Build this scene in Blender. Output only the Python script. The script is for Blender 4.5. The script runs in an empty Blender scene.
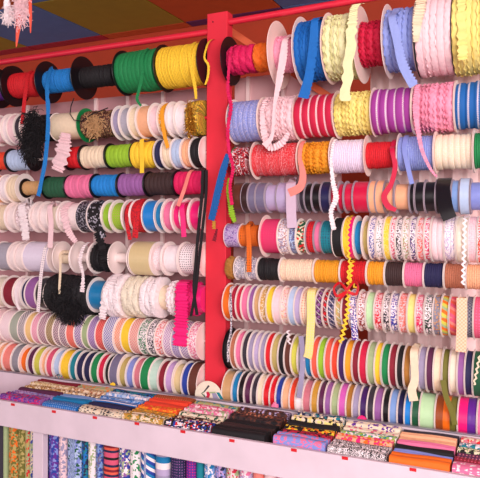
import bpy, math, random
from math import sin, cos, pi, radians
from mathutils import Vector, Matrix
random.seed(7)
C = bpy.context.scene.collection

# ---------------------------------------------------------------- camera
F_PX, IW, IH = 640.0, 480, 478
YAW, PITCH, ROLL = radians(25.5), radians(0.8), radians(-0.4)
CAMZ = 1.40            # eye height
D = 1.78               # distance from the camera to the plane of the rods
fwd = Vector((-sin(YAW)*cos(PITCH), cos(YAW)*cos(PITCH), -sin(PITCH)))
rgt0 = Vector((cos(YAW), sin(YAW), 0.0))
up0 = rgt0.cross(fwd)
RGT = cos(ROLL)*rgt0 - sin(ROLL)*up0
UPV = sin(ROLL)*rgt0 + cos(ROLL)*up0
cam_d = bpy.data.cameras.new('camera'); cam = bpy.data.objects.new('camera', cam_d); C.objects.link(cam)
cam_d.sensor_width = 36; cam_d.lens = 36*F_PX/IW; cam_d.clip_start = 0.02
m = Matrix((RGT, UPV, -fwd)).transposed().to_4x4(); m.translation = Vector((0, 0, CAMZ))
cam.matrix_world = m
bpy.context.scene.camera = cam

# ---------------------------------------------------------------- light
w = bpy.data.worlds.new('world'); bpy.context.scene.world = w; w.use_nodes = True
bg = w.node_tree.nodes['Background']; bg.inputs[0].default_value = (1.0, 0.86, 0.88, 1); bg.inputs[1].default_value = 0.64
def area(name, loc, target, size, power, col):
    l = bpy.data.lights.new(name, 'AREA'); l.shape = 'RECTANGLE'; l.size, l.size_y = size; l.energy = power; l.color = col
    o = bpy.data.objects.new(name, l); C.objects.link(o); o.location = loc
    o.rotation_euler = (Vector(target)-Vector(loc)).to_track_quat('-Z', 'Y').to_euler()
area('shop_window_daylight', (1.2, -1.1, 2.0), (-.3, D, 1.2), (2.0, 1.5), 74, (1.0, 0.93, 0.92))
vs = bpy.context.scene.view_settings
vs.view_transform = 'Standard'; vs.look = 'None'; vs.gamma = 1; vs.exposure = 1.0; vs.use_curve_mapping = False

# ---------------------------------------------------------------- pixel <-> place helpers
def ray(px, py): return fwd + RGT*((px-IW/2)/F_PX) - UPV*((py-IH/2)/F_PX)
def at(px, py, y):
    r = ray(px, py); return r*(y/r.y) + Vector((0, 0, CAMZ))
def px2m(px, py, y, n):
    p = at(px, py, y) - Vector((0, 0, CAMZ)); return n*p.dot(fwd)/F_PX

# ---------------------------------------------------------------- colours and materials
COL = dict(
 white=(250,234,236), cream=(240,218,190), ivory=(238,225,205), palepink=(246,210,214), peach=(238,178,140), pink=(228,120,158),
 hotpink=(232,30,120), magenta=(210,20,90), crimson=(196,22,66), red=(205,22,36), darkred=(130,22,44), coral=(232,98,78),
 orangered=(226,70,42), orange=(232,112,26), amber=(236,160,40), yellow=(244,202,60), paleyellow=(242,222,140), gold=(196,146,60),
 ochre=(168,116,52), tan=(202,160,116), beige=(218,196,150), khaki=(186,166,104), olive=(112,108,44), lime=(150,190,50),
 yellowgreen=(204,200,86), sage=(166,180,136), palegreen=(190,222,176), mint=(196,222,206), green=(20,128,72), darkgreen=(30,84,56),
 teal=(0,122,136), tealblue=(0,120,170), blue=(24,110,184), brightblue=(30,130,205), royal=(36,62,150), navy=(30,28,70),
 paleblue=(186,202,230), skyblue=(130,160,210), periwinkle=(136,146,208), slate=(118,110,136), greylav=(160,150,178),
 lavender=(188,170,204), lilac=(196,160,206), mauve=(150,96,156), purple=(98,40,140), darkpurple=(62,26,92), violetpink=(208,100,180),
 plum=(88,34,72), brown=(94,48,36), rust=(146,72,30), darkbrown=(54,32,32), black=(12,6,12), charcoal=(52,44,56), grey=(150,144,152),
 silver=(176,170,182), dustypink=(204,122,134), rose=(216,90,120), salmon=(238,140,130), terracotta=(178,110,84), mauvewall=(224,178,180))
def lin(c):
    g = sum(c)/3; k = 1.10; c = [min(255, max(4, g+(v-g)*k)) for v in c]
    return tuple(((v/255)/12.92 if v/255 <= 0.04045 else ((v/255+0.055)/1.055)**2.4)*0.9 for v in c) + (1,)
_mc = {}
class NT:
    def __init__(s, name):
        s.m = bpy.data.materials.new(name); s.m.use_nodes = True; s.t = s.m.node_tree; s.b = s.t.nodes['Principled BSDF']
    def n(s, typ, **k):
        o = s.t.nodes.new(typ)
        for a, v in k.items(): setattr(o, a, v)
        return o
    def L(s, a, b): s.t.links.new(a, b)
    def math(s, op, a, b=None, c=None):
        o = s.n('ShaderNodeMath', operation=op)
        for i, v in enumerate((a, b, c)):
            if v is None: continue
            if hasattr(v, 'is_output'): s.L(v, o.inputs[i])
            else: o.inputs[i].default_value = v
        return o.outputs[0]
    def mix(s, f, a, b):
        o = s.n('ShaderNodeMix', data_type='RGBA')
        if hasattr(f, 'is_output'): s.L(f, o.inputs[0])
        else: o.inputs[0].default_value = f
        for i, v in ((6, a), (7, b)):
            if hasattr(v, 'is_output'): s.L(v, o.inputs[i])
            else: o.inputs[i].default_value = v
        return o.outputs[2]
def mat(spec):
    """'kind:colour,colour' in UV metres; kinds plain satin gloss dots check plaid floral zig stripe lace metal wood paint"""
    if spec in _mc: return _mc[spec]
    kind, _, cs = spec.partition(':'); cols = [lin(COL[c]) for c in cs.split(',')] if cs else []
    N = NT(spec.replace(':', ' ').replace(',', ' ')); b = N.b
    b.inputs['Roughness'].default_value = {'satin': .35, 'gloss': .3, 'metal': .35, 'plastic': .4}.get(kind, .75)
    uv = N.n('ShaderNodeTexCoord').outputs['UV']
    sep = N.n('ShaderNodeSeparateXYZ'); N.L(uv, sep.inputs[0]); U, V = sep.outputs[0], sep.outputs[1]
    c = cols[0]
    def vor(scale, rnd=1.0, out='Color'):
        v = N.n('ShaderNodeTexVoronoi'); v.voronoi_dimensions = '2D'; v.inputs['Scale'].default_value = scale; v.inputs['Randomness'].default_value = rnd
        N.L(uv, v.inputs['Vector']); return v.outputs[out]
    if kind == 'dots':
        d = vor(130, .15, 'Distance'); c = N.mix(N.math('LESS_THAN', d, .22), cols[0], cols[1])
    elif kind == 'check':
        a = N.math('GREATER_THAN', N.math('SINE', N.math('MULTIPLY', N.math('ADD', U, V), 680.)), 0.)
        e = N.math('GREATER_THAN', N.math('SINE', N.math('MULTIPLY', N.math('SUBTRACT', U, V), 680.)), 0.)
        c = N.mix(N.math('MULTIPLY', N.math('ADD', a, e), .5), cols[0], cols[1])
    elif kind == 'plaid':
        a = N.math('GREATER_THAN', N.math('SINE', N.math('MULTIPLY', N.math('ADD', U, V), 330.)), .2)
        e = N.math('GREATER_THAN', N.math('SINE', N.math('MULTIPLY', N.math('SUBTRACT', U, V), 330.)), .2)
        g = N.math('GREATER_THAN', N.math('SINE', N.math('MULTIPLY', N.math('ADD', U, V), 330.)), .93)
        c = N.mix(N.math('MULTIPLY', a, e), N.mix(N.math('MAXIMUM', a, e), cols[0], cols[1]), cols[2]); c = N.mix(g, c, lin(COL['white']))
    elif kind in ('floral', 'bigfloral'):
        s = 400 if kind == 'floral' else 185
        vc = vor(s); s2 = N.n('ShaderNodeSeparateColor'); N.L(vc, s2.inputs[0])
        c = cols[0]
        for i, cc in enumerate(cols[1:]):
            src = s2.outputs[i % 3]; c = N.mix(N.math('GREATER_THAN', src, .68 if kind == 'floral' else .62), c, cc)
    elif kind == 'zig':
        fv = N.math('FRACT', N.math('MULTIPLY', V, 43.))
        tri = N.math('PINGPONG', N.math('MULTIPLY', U, 190.), .5)
        d = N.math('ABSOLUTE', N.math('SUBTRACT', N.math('SUBTRACT', fv, .3), N.math('MULTIPLY', tri, .34)))
        c = N.mix(N.math('LESS_THAN', d, .055), cols[0], cols[1])
    elif kind == 'rings':
        f = N.math('SINE', N.math('MULTIPLY', V, 520.)); c = N.mix(N.math('GREATER_THAN', f, .55), cols[0], cols[1])
    elif kind == 'bands':      # bands across the length
        f = N.math('FRACT', N.math('MULTIPLY', U, 14.)); r = N.n('ShaderNodeValToRGB'); r.color_ramp.interpolation = 'CONSTANT'
        els = r.color_ramp.elements; n = len(cols)*2
        seq = [cols[(i*i+i//2) % len(cols)] for i in range(n)]
        els[0].position = 0; els[0].color = seq[0]; els[1].position = 1/n; els[1].color = seq[1]
        for i in range(2, n): e = els.new(i/n); e.color = seq[i]
        N.L(f, r.inputs[0]); c = r.outputs[0]
    elif kind == 'swirl':
        wv = N.n('ShaderNodeTexWave'); wv.inputs['Scale'].default_value = 18; wv.inputs['Distortion'].default_value = 9; wv.inputs['Detail'].default_value = 1; wv.inputs['Detail Scale'].default_value = 12
        N.L(uv, wv.inputs['Vector']); c = N.mix(N.math('GREATER_THAN', wv.outputs['Fac'], .5), cols[0], cols[1])
    elif kind == 'diag':
        f = N.math('FRACT', N.math('MULTIPLY', N.math('ADD', N.math('MULTIPLY', U, 1.6), V), 22.))
        c = N.mix(N.math('GREATER_THAN', f, .35), cols[0], N.mix(N.math('GREATER_THAN', f, .7), cols[1], cols[2]))
    elif kind == 'knit':
        d = vor(210, .3, 'Distance'); mp = N.math('MULTIPLY', N.math('GREATER_THAN', d, .50), .5); c = N.mix(mp, cols[0], cols[1] if len(cols) > 1 else tuple(v*.35 for v in cols[0][:3])+(1,))
    if kind in ('plain', 'satin', 'lace', 'knit', 'fuzzy', 'paint', 'zig'):
        # cloth: fine unevenness of the dye and the weave as bump
        nz = N.n('ShaderNodeTexNoise'); nz.inputs['Scale'].default_value = 90 if kind != 'paint' else 14; nz.inputs['Detail'].default_value = 3
        tc = N.n('ShaderNodeTexCoord'); N.L(tc.outputs['Object'], nz.inputs['Vector'])
        bp = N.n('ShaderNodeBump'); bp.inputs['Strength'].default_value = {'lace': .5, 'fuzzy': .8, 'knit': .6, 'paint': .05}.get(kind, .15); bp.inputs['Distance'].default_value = .002
        N.L(nz.outputs[0], bp.inputs['Height']); N.L(bp.outputs[0], b.inputs['Normal'])
        if not hasattr(c, 'is_output'):
            v = .88 if kind != 'satin' else .94
            c = N.mix(nz.outputs[0], tuple(x*v for x in c[:3])+(1,), tuple(min(1, x*(2-v)) for x in c[:3])+(1,))
    if kind == 'metal': b.inputs['Metallic'].default_value = .8
    if kind in ('satin',): b.inputs['Sheen Weight'].default_value = .1
    if hasattr(c, 'is_output'): N.L(c, b.inputs['Base Color'])
    else: b.inputs['Base Color'].default_value = c
    _mc[spec] = N.m; return N.m
COL.update(plasticwhite=(255,238,232), plasticpink=(255,234,230), softwhite=(250,232,230), softlav=(232,220,236), lilacwhite=(240,222,240), greypink=(212,186,204), plasticclear=(176,160,172), plasticblack=(20,16,20), cardboard=(252,226,218),
  postred=(212,40,60), rodred=(216,48,70), beam=(226,110,74), shelfwhite=(226,206,216), walor=(176,62,30), drape=(255,222,220), palelime=(238,232,184), orchid=(156,58,144), deepblue=(4,92,160), lightpink=(240,160,184), laceblue=(14,104,180), paleperi=(152,164,220),
  ceilblue=(92,128,182), ceilolive=(160,140,44), ceilmaroon=(168,34,56), ceilorange=(200,92,40), ceilpurple=(96,44,100), mauvedark=(196,146,150), floorgrey=(120,110,105))

# ---------------------------------------------------------------- mesh helpers
class MB:
    def __init__(s): s.v = []; s.f = []; s.uv = []
    def vert(s, p, uv=(0, 0)): s.v.append(tuple(p)); s.uv.append(uv); return len(s.v)-1
    def box(s, a, b):
        i = len(s.v)
        for x in (a[0], b[0]):
            for y in (a[1], b[1]):
                for z in (a[2], b[2]): s.vert((x, y, z), (z, x+y))
        for q in ((0,1,3,2),(4,6,7,5),(0,4,5,1),(2,3,7,6),(0,2,6,4),(1,5,7,3)): s.f.append(tuple(i+k for k in q))
    def lathe(s, prof, n=40, fr=None, closed=False, ax=0):
        """profile [(x, r)] round the X axis; fr(x, r, th) -> (x, r)"""
        i = len(s.v); m_ = len(prof); v0 = 0; vs_ = []
        for j, (x, r) in enumerate(prof):
            if j: v0 += math.dist(prof[j], prof[j-1])
            vs_.append(v0)
        for j, (x, r) in enumerate(prof):
            for k in range(n+1):
                th = 2*pi*k/n; xx, rr = (x, r) if fr is None else fr(x, r, th)
                s.vert((xx, -rr*cos(th), rr*sin(th)), (th*max(r, .02), x))
        for j in range(m_ if closed else m_-1):
            j2 = (j+1) % m_
            for k in range(n):
                s.f.append((i+j*(n+1)+k, i+j*(n+1)+k+1, i+j2*(n+1)+k+1, i+j2*(n+1)+k))
    def tube(s, pts, r, n=8):
        i = len(s.v); pts = [Vector(p) for p in pts]; d0 = 0
        for j, p in enumerate(pts):
            t = (pts[min(j+1, len(pts)-1)]-pts[max(j-1, 0)]).normalized()
            a = t.orthogonal().normalized() if j == 0 else (a - t*a.dot(t)).normalized(); c = t.cross(a)
            if j: d0 += (p-pts[j-1]).length
            rr = r[j] if isinstance(r, (list, tuple)) else r
            for k in range(n):
                th = 2*pi*k/n; s.vert(p+(a*cos(th)+c*sin(th))*rr, (d0, th*rr))
        for j in range(len(pts)-1):
            for k in range(n): s.f.append((i+j*n+k, i+j*n+(k+1) % n, i+(j+1)*n+(k+1) % n, i+(j+1)*n+k))
        s.f.append(tuple(i+k for k in range(n))[::-1]); s.f.append(tuple(i+(len(pts)-1)*n+k for k in range(n)))
    def prism_x(s, poly, x0, x1, nx=1, wob=None):
        """closed polygon [(y, z)] swept along X"""
        i = len(s.v); m_ = len(poly); per = 0
        for j in range(nx+1):
            x = x0+(x1-x0)*j/nx; per = 0
            for k, (y, z) in enumerate(poly):
                if k: per += math.dist(poly[k], poly[k-1])
                dy, dz = wob(x, k) if wob else (0, 0)
                s.vert((x, y+dy, z+dz), (x, per))
        for j in range(nx):
            for k in range(m_): s.f.append((i+j*m_+k, i+j*m_+(k+1) % m_, i+(j+1)*m_+(k+1) % m_, i+(j+1)*m_+k))
        s.f.append(tuple(i+k for k in range(m_))[::-1]); s.f.append(tuple(i+nx*m_+k for k in range(m_)))
    def build(s, name, spec, parent=None, smooth=True, bevel=0, off=(0, 0, 0)):
        me = bpy.data.meshes.new(name)
        me.from_pydata([(a-off[0], b-off[1], c-off[2]) for a, b, c in s.v], [], s.f)
        ul = me.uv_layers.new(name='UVMap'); uvs = s.uv
        ul.data.foreach_set('uv', [x for l in me.loops for x in uvs[l.vertex_index]])
        if smooth:
            me.shade_smooth(); me.set_sharp_from_angle(angle=radians(40))
        me.materials.append(mat(spec)); me.validate()
        o = bpy.data.objects.new(name, me); C.objects.link(o); o.parent = parent
        if bevel:
            bv = o.modifiers.new('bevel', 'BEVEL'); bv.width = bevel; bv.segments = 2; bv.limit_method = 'ANGLE'
        return o
LABELS = {}
def tag(o, label, cat, group=None):
    n = len(label.split())
    if not 4 <= n <= 16: print('BADLABEL', n, label)
    if label in LABELS: print('DUPLICATE LABEL', label)
    LABELS[label] = o
    o['label'] = label; o['category'] = cat
    if group: o['group'] = group
def thing(name, loc, label, cat, group=None):
    o = bpy.data.objects.new(name, None); C.objects.link(o); o.location = loc; o.empty_display_size = .02
    tag(o, label, cat, group); return o
def struct(o): o['kind'] = 'structure'; return o

# ---------------------------------------------------------------- the room
GX, GY, TS = -1.90, 3.22, 0.60      # ceiling tile grid
CH = CAMZ + 1.20
mb = MB(); mb.box((-6, -3, -0.02), (4, 3.41, 0)); struct(mb.build('floor', 'paint:floorgrey', smooth=False))
WALLY = 3.31
mb = MB(); mb.box((-6, WALLY, 0), (4, WALLY+.1, CH+.06)); struct(mb.build('wall_back', 'paint:walor', smooth=False))
ctiles = {-3: 'ceilmaroon', -2: 'ceilmaroon', -1: 'ceilorange', 0: 'ceilpurple', 1: 'ceilblue', 2: 'ceilorange', 3: 'ceilblue'}
near = {-3: 'ceilolive', -2: 'ceilblue', -1: 'ceilolive', 0: 'ceilorange', 1: 'ceilblue', 2: 'ceilmaroon', 3: 'ceilolive', 4: 'ceilmaroon'}
ceil = None
cyc = ['ceilblue', 'ceilolive', 'ceilorange', 'ceilpurple', 'ceilmaroon']
mb = MB(); mb.box((-6, -3, CH+.02), (4, WALLY, CH+.06)); ceil = struct(mb.build('ceiling', 'paint:ceilpurple', smooth=False))
for gx in range(-6, 9):
    for gy in range(-5, 2):
        c = near.get(gx, cyc[(gx+9) % 5]) if gy == 0 else ctiles.get(gx, cyc[(gx*2+1) % 5]) if gy == 1 else cyc[(gx*3+gy*2) % 5]
        x0 = GX+(gx-0)*TS-TS*0; y0 = GY+(gy-1)*TS; y1 = min(y0+TS, WALLY)
        if x0 < -5.6 or x0 > 3.2: continue
        mb = MB(); mb.box((x0+.004, y0+.004, CH), (x0+TS-.004, y1-.004, CH+.02))
        o = struct(mb.build('ceiling_tile', 'paint:'+c, ceil, smooth=False, bevel=.003)); del o['kind']

# ---------------------------------------------------------------- display frame
PYF = D-.014; PYB = D+.024                      # front and back of the red post
pl, pr = at(205.6, 250, PYF), at(225.8, 250, PYF)
ptop = at(216, 12.5, PYF).z
post = thing('display_post', (pl.x/2+pr.x/2, D, 0), 'red painted upright post between the two banks of spools', 'post')
mb = MB(); mb.box((pl.x, PYF, 0), (pr.x, PYB, ptop)); mb.build('upright', 'paint:postred', post, bevel=.002, off=post.location)
sp = at(213, 22, PYF)
mb = MB(); mb.lathe([(0, 0.0001), (0, .0022), (-.001, .0022), (-.001, .0001)], 16)
mb.v = [(sp.x+a[1], PYF-.0005+a[0]*.5, sp.z+a[2]) for a in mb.v]; mb.build('screw', 'metal:charcoal', post, off=post.location)
def rail(p0, p1, r, y, label, ext=None):
    a = at(*p0, y); b = at(*p1, y)
    d = (b-a).normalized()
    if ext: 
        if ext[0] is not None: a = a - d*((a.x-ext[0])/d.x)
        if ext[1] is not None: b = b + d*((ext[1]-b.x)/d.x)
    o = MB(); o.tube([a, a.lerp(b, .5), b], r, 16); o = o.build('top_rail', 'gloss:rodred'); tag(o, label, 'rail', 'red rails at the top of the frame')
RX0, RX1 = -2.15, .12
rail((0, 62.5), (180, 36.2), .0098, D, 'round pinkish red rail over the top row left of the post', (RX0, pl.x-.0005))
rail((233, 21.5), (300, 10), .0098, D, 'round pinkish red rail over the top row right of the post', (pr.x+.0005, RX1))
# diagonal brace behind the right bank
a = at(226, 28, D+.106); b = at(352, 112, D+.106); n = Vector((-(b-a).z, 0, (b-a).x)).normalized()*.011
mb = MB(); i0 = 0
for y in (D+.101, D+.112):
    for q in (a-n, b-n, b+n, a+n): mb.vert((q.x, y, q.z), (q.x, q.z))
for q in ((0,1,2,3),(7,6,5,4),(0,4,5,1),(1,5,6,2),(2,6,7,3),(3,7,4,0)): mb.f.append(q)
o = mb.build('brace', 'paint:beam', smooth=False, bevel=.002); tag(o, 'orange diagonal wooden brace behind the upper right spools', 'brace')
# backing panels
def panel(x0, x1, z0, z1, label, seams, col='paint:mauvewall'):
    t = thing('wall_sheet', ((x0+x1)/2, D+.13, 0), label, 'panel', 'pink backing panels')
    mb = MB(); mb.box((x0, D+.125, z0), (x1, D+.137, z1)); mb.build('board', col, t, smooth=False, off=t.location)
    for s in seams: mb = MB(); mb.box((s-.006, D+.115, z0), (s+.006, D+.125, z1)); mb.build('batten', 'paint:drape', t, smooth=False, off=t.location)
zt = CAMZ+.51
panel(-2.35, pl.x+.01, CAMZ-.62, zt-.03, 'dusty pink backing panel behind the spools left of the post', [at(x, 130, D+.12).x for x in (28, 96, 128, 163)], 'paint:mauvedark')  # same pink board, its colour darkened to paint in the left side's shade
panel(pl.x+.03, at(341, 200, D+.13).x, CAMZ-.62, zt-.01, 'dusty pink backing panel just right of the red post', [at(x, 130, D+.12).x for x in (248, 283)])
mb = MB(); nx, X0, X1 = 100, at(367, 200, D+.13).x, .22
for j in range(2):
    for k in range(nx+1):
        x = X0+(X1-X0)*k/nx; yy = D+.14+.012*sin(x*62)+.007*sin(x*141+1)
        for z in (CAMZ-.62, CAMZ+.56): mb.vert((x, yy+j*.0015, z), (x, z))
for j in range(2):
    for k in range(nx):
        q = j*2*(nx+1)+2*k; f = (q, q+2, q+3, q+1); mb.f.append(f if not j else f[::-1])
B = 2*(nx+1)
for k in range(nx):
    q = 2*k; mb.f.append((q, q+B, q+B+2, q+2)); mb.f.append((q+1, q+3, q+B+3, q+B+1))
o = mb.build('backing_drape', 'satin:drape'); tag(o, 'pale pink pleated satin drape hanging behind the right-hand spools', 'drape')

# ---------------------------------------------------------------- spools
NT_ROW = {1:'top row', 2:'second row', 3:'third row', 4:'fourth row', 5:'fifth row', 6:'sixth row', 7:'seventh row', 8:'eighth row', 9:'bottom row'}
def flange(root, x, R, th, spec, hole=.0075, col=None):
    mb = MB(); h = th/2; e = min(.0008, h*.6)
    prof = [(x-h, hole), (x-h, hole+.008), (x-h*.6, hole+.009), (x-h*.6, R*.93), (x-h, R*.95), (x-h, R-e), (x-h+e, R), (x+h-e, R), (x+h, R-e), (x+h, R*.95), (x+h*.6, R*.93), (x+h*.6, hole+.009), (x+h, hole+.008), (x+h, hole)]
    if len(prof) and R > 0: mb.lathe(prof, 48, closed=True)
    return mb.build('flange', spec, root)
def wrap(root, name, x0, x1, R, style, spec, hub=.0085):
    """material wound on the hub; style: flat, turns, ruffle, pleat, cord, fuzzy, zigtrim"""
    W = x1-x0; ph = random.random()*6; n = 48; pr_ = []
    base = []
    if style == 'flat':
        k = 6; base = [(x0+W*i/k, R*(1+random.uniform(-.004, .004))) for i in range(k+1)]; fr = None
    elif style in ('turns', 'cord', 'zigtrim', 'pleat', 'ruffle', 'fuzzy'):
        pitch = {'turns': .016, 'cord': .0055, 'zigtrim': .023, 'pleat': .017, 'ruffle': .02, 'fuzzy': .02}[style]
        nt = max(1, round(W/pitch)); amp = {'turns': .0016, 'cord': .0013, 'zigtrim': .0026, 'pleat': .0028, 'ruffle': .0045, 'fuzzy': .003}[style]
        k = nt*(8 if style != 'cord' else 4)
        offs = [random.uniform(-amp, amp)*.7 for _ in range(nt+1)]
        for i in range(k+1):
            t = i/k*nt; f = t % 1; j = min(int(t), nt-1)
            base.append((x0+W*i/k, R-amp*1.2+amp*(abs(sin(pi*f))**.5 if style != 'cord' else sin(pi*f))*1.2+offs[j]*(1 if 0 < i < k else .5)))
        n = 96 if style in ('ruffle', 'pleat', 'fuzzy') else 56
        def fr(x, r, th):
            if r < R*.6: return x, r
            e = min(1, min(x-x0, x1-x)/.004); e = max(0, e)
            t = (x-x0)/W*nt; f = t % 1; edge = abs(f-.5)*2
            if style == 'ruffle':
                return x+.0016*e*sin(th*22+ph+int(t)*2), r+edge*.0030*sin(th*17+ph+int(t)*1.7)+.0014*sin(th*5+ph+t)
            if style == 'pleat': return x+.0006*e*sin(th*30+ph), r+.0014*abs(sin(th*28+ph))*(.4+edge)+.0008*sin(th*4+t+ph)
            if style == 'fuzzy': return x+.001*e*sin(th*19+x*900), r+.0022*sin(th*13+ph+x*700)*sin(th*7+x*500)+.0012*sin(th*31+x*1400)
            if style == 'cord': return x+.0008*e*sin(th+ph), r+.0004*sin(th*40+t*3)
            return x+.0016*e*sin(th+ph+t*.3), r+.0006*sin(th*3+ph+t)
    prof = [(x0, hub)] + base + [(x1, hub)]
    mb = MB(); mb.lathe(prof, n, fr, closed=True)
    if style in ('ruffle', 'pleat', 'frill'):
        nf_ = max(2, round(W/(.011 if style == 'ruffle' else .0125))); hgt = .0065 if style == 'ruffle' else .005
        for q in range(nf_+1):
            xx = x0+.0015+(W-.003)*q/nf_; p1 = random.random()*6; mm = random.choice((19, 22, 25)); lean = random.uniform(-.002, .002)
            def fw(x, r, th, xx=xx, p1=p1, mm=mm, lean=lean):
                k = max(0, (r-(R-.003))/hgt)
                return max(x0, min(x1, x+k*(.0024*sin(mm*th+p1)+lean))), r+k*(.0014*sin((mm*2+1)*th+p1)+.0012*sin(3*th+p1))
            mb.lathe([(xx-.0005, R-.003), (xx-.0004, R-.003+hgt*.5), (xx-.0003, R-.003+hgt), (xx+.0003, R-.003+hgt), (xx+.0004, R-.003+hgt*.5), (xx+.0005, R-.003)], 110, fw, closed=True)
    return mb.build(name, spec, root)

ALL = {}
rods = {}
def row(side, num, line, Rf, Rw, xref, kind, items, xend, fl='plastic:plasticwhite', style='flat', th=.0017, name='ribbon_spool', part='ribbon'):
    if num >= 7 and th < .002: th = .0013
    (ax, ay), (bx, by) = line
    pyf = lambda x: ay+(by-ay)*(x-ax)/(bx-ax)
    Rfm = px2m(xref, pyf(xref), D, Rf)
    prev = None; lastx = None; n = len(items); placed = []
    rowname = f"{NT_ROW[num]} {side} of post"
    for i, it in enumerate(items):
        xl, desc, spec = it[:3]; o = dict(it[3]) if len(it) > 3 else {}
        o.setdefault('Rw', Rw*random.uniform(.965, 1.02)) if style == 'flat' else 0
        rf = px2m(xref, pyf(xref), D, o.get('Rf', Rf)); rw = px2m(xref, pyf(xref), D, o.get('Rw', Rw))
        nf = o.get('fl', fl); xe = o.get('xr', items[i+1][0] if i+1 < n else xend)
        py = pyf((xl+xe)/2); yf = D-(rf if nf else rw)
        X0 = at(xl, py, yf).x; X1 = at(xe, py, D-(rw if o.get('xr') and not o.get('rfl', True) else rf)).x - (.0009 if i+1 < n else 0)
        if side == 'left': X1 = min(X1, pl.x-.002)
        else: X0 = max(X0, pr.x+.002)
        if lastx is not None: X0 = max(X0, lastx+.0010)
        if X1-X0 < .005: continue
        lastx = X1
        q_ = Vector(((X0+X1)/2, D, 0)); pc = IW/2+F_PX*q_.dot(RGT)/q_.dot(fwd); Z = at(pc, pyf(pc), D).z
        k = o.get('kind', kind); nm = o.get('name', name); pt = o.get('part', part); st = o.get('style', style)
        if 'label' in o: label = o['label']
        elif prev: label = f"{desc} {k} right of the {prev} one, {rowname}"
        else: label = f"{desc} {k}, leftmost in the {rowname}"
        if len(label.split()) > 16: label = label.replace('right of the', 'beside the', 1)
        root = thing(nm, ((X0+X1)/2, D, Z), label, 'ribbon roll', f"rolls of ribbon and trim on the {rowname}")
        root.rotation_euler = (0, radians(random.uniform(-.2, .2)), radians(random.uniform(-.3, .3)))
        hw = (X1-X0)/2; th_ = o.get('th', th); a, b = -hw, hw
        if nf:
            if o.get('lfl', True): flange(root, a+th_/2, rf, th_, nf); a += th_
            if o.get('rfl', True): flange(root, b-th_/2, o.get('rr', 1)*rf, th_, nf); b -= th_
        if o.get('empty'):
            mb = MB(); mb.lathe([(a, .0085), (a, .016), (b, .016), (b, .0085)], 32, closed=True); mb.build('hub', nf, root)
        elif spec:
            if '|' in spec:      # several ribbons side by side on one spool
                ss = spec.split('|'); q = (b-a)/len(ss)
                for j, s_ in enumerate(ss): wrap(root, pt, a+j*q+.0002, a+(j+1)*q-.0002, rw, st, s_)
            else:
                ww = o.get('wf', 1.0); c0 = a+(b-a)*(1-ww)*o.get('wa', .5); wrap(root, pt, c0+.0002, c0+(b-a)*ww-.0002, rw, st, spec)
        placed.append((X0, Z)); ALL[(side[0], num, i)] = (root, rf, rw)
        if 'key' in o: ALL[o['key']] = (root, rf, rw)
        prev = o.get('short', desc)
    # the rod through the hubs, bent gently as the rolls weigh on it
    x0, x1 = (RX0, pl.x-.001) if side == 'left' else (pr.x+.001, RX1)
    za, zb = at(ax, ay, D), at(bx, by, D); sl = (zb.z-za.z)/(zb.x-za.x)
    mb = MB(); mb.tube([(x, D, za.z+sl*(x-za.x)) for x in (x0, (x0+x1)/2, x1)], .0052, 12)
    rd = mb.build('spool_rod', 'gloss:rodred' if num < 3 else 'plastic:plasticpink'); tag(rd, f"slim rod through the rolls of the {rowname}", 'rod', 'rods that carry the rolls')
W_, P_, CB, BK, CL = 'plastic:plasticwhite', 'plastic:plasticpink', 'plastic:cardboard', 'plastic:plasticblack', 'plastic:plasticclear'

# ---- right bank, from the bottom up
row('right', 9, ((240,389),(440,414.5)), 22.3, 20.4, 440, 'ribbon spool', [
 (221,'tan','satin:tan'), (231,'teal blue','satin:tealblue'), (237.5,'black','satin:black'), (243.5,'plum','satin:plum'), (250.5,'charcoal','satin:charcoal'),
 (256.5,'pale peach','satin:cream'), (262.5,'red','satin:red'), (269,'scarlet','satin:red'), (275,'navy','satin:royal'), (281.5,'peach','satin:peach'), (289,'orange red','satin:orangered'),
 (295,'white','satin:white'), (302,'dusty pink','satin:dustypink'), (310.5,'gold','satin:gold'), (317.5,'dark plum','satin:plum'), (324,'mauve','satin:mauve'),
 (330.5,'sage green','satin:sage'), (338,'violet pink','satin:violetpink'), (345.5,'golden','satin:ochre'), (352,'lavender','satin:greylav'), (359,'dark purple','satin:darkpurple'),
 (366.5,'dark grey','satin:charcoal'), (373.5,'soft mauve','satin:mauve'), (382,'black','satin:black'), (389,'light blue','satin:skyblue'), (397,'dark navy','satin:navy'),
 (404,'bright blue','satin:brightblue'), (411,'dark green','satin:darkgreen'), (419,'wide pale green','satin:palegreen',{'short':'pale green'}), (434.5,'brown orange olive','satin:rust|satin:orange|satin:olive',{'short':'brown and orange','kind':'ribbon spool'}),
 (457.5,'pink and purple','satin:hotpink|satin:purple'), (477,'pink','satin:pink')], 486)
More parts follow.
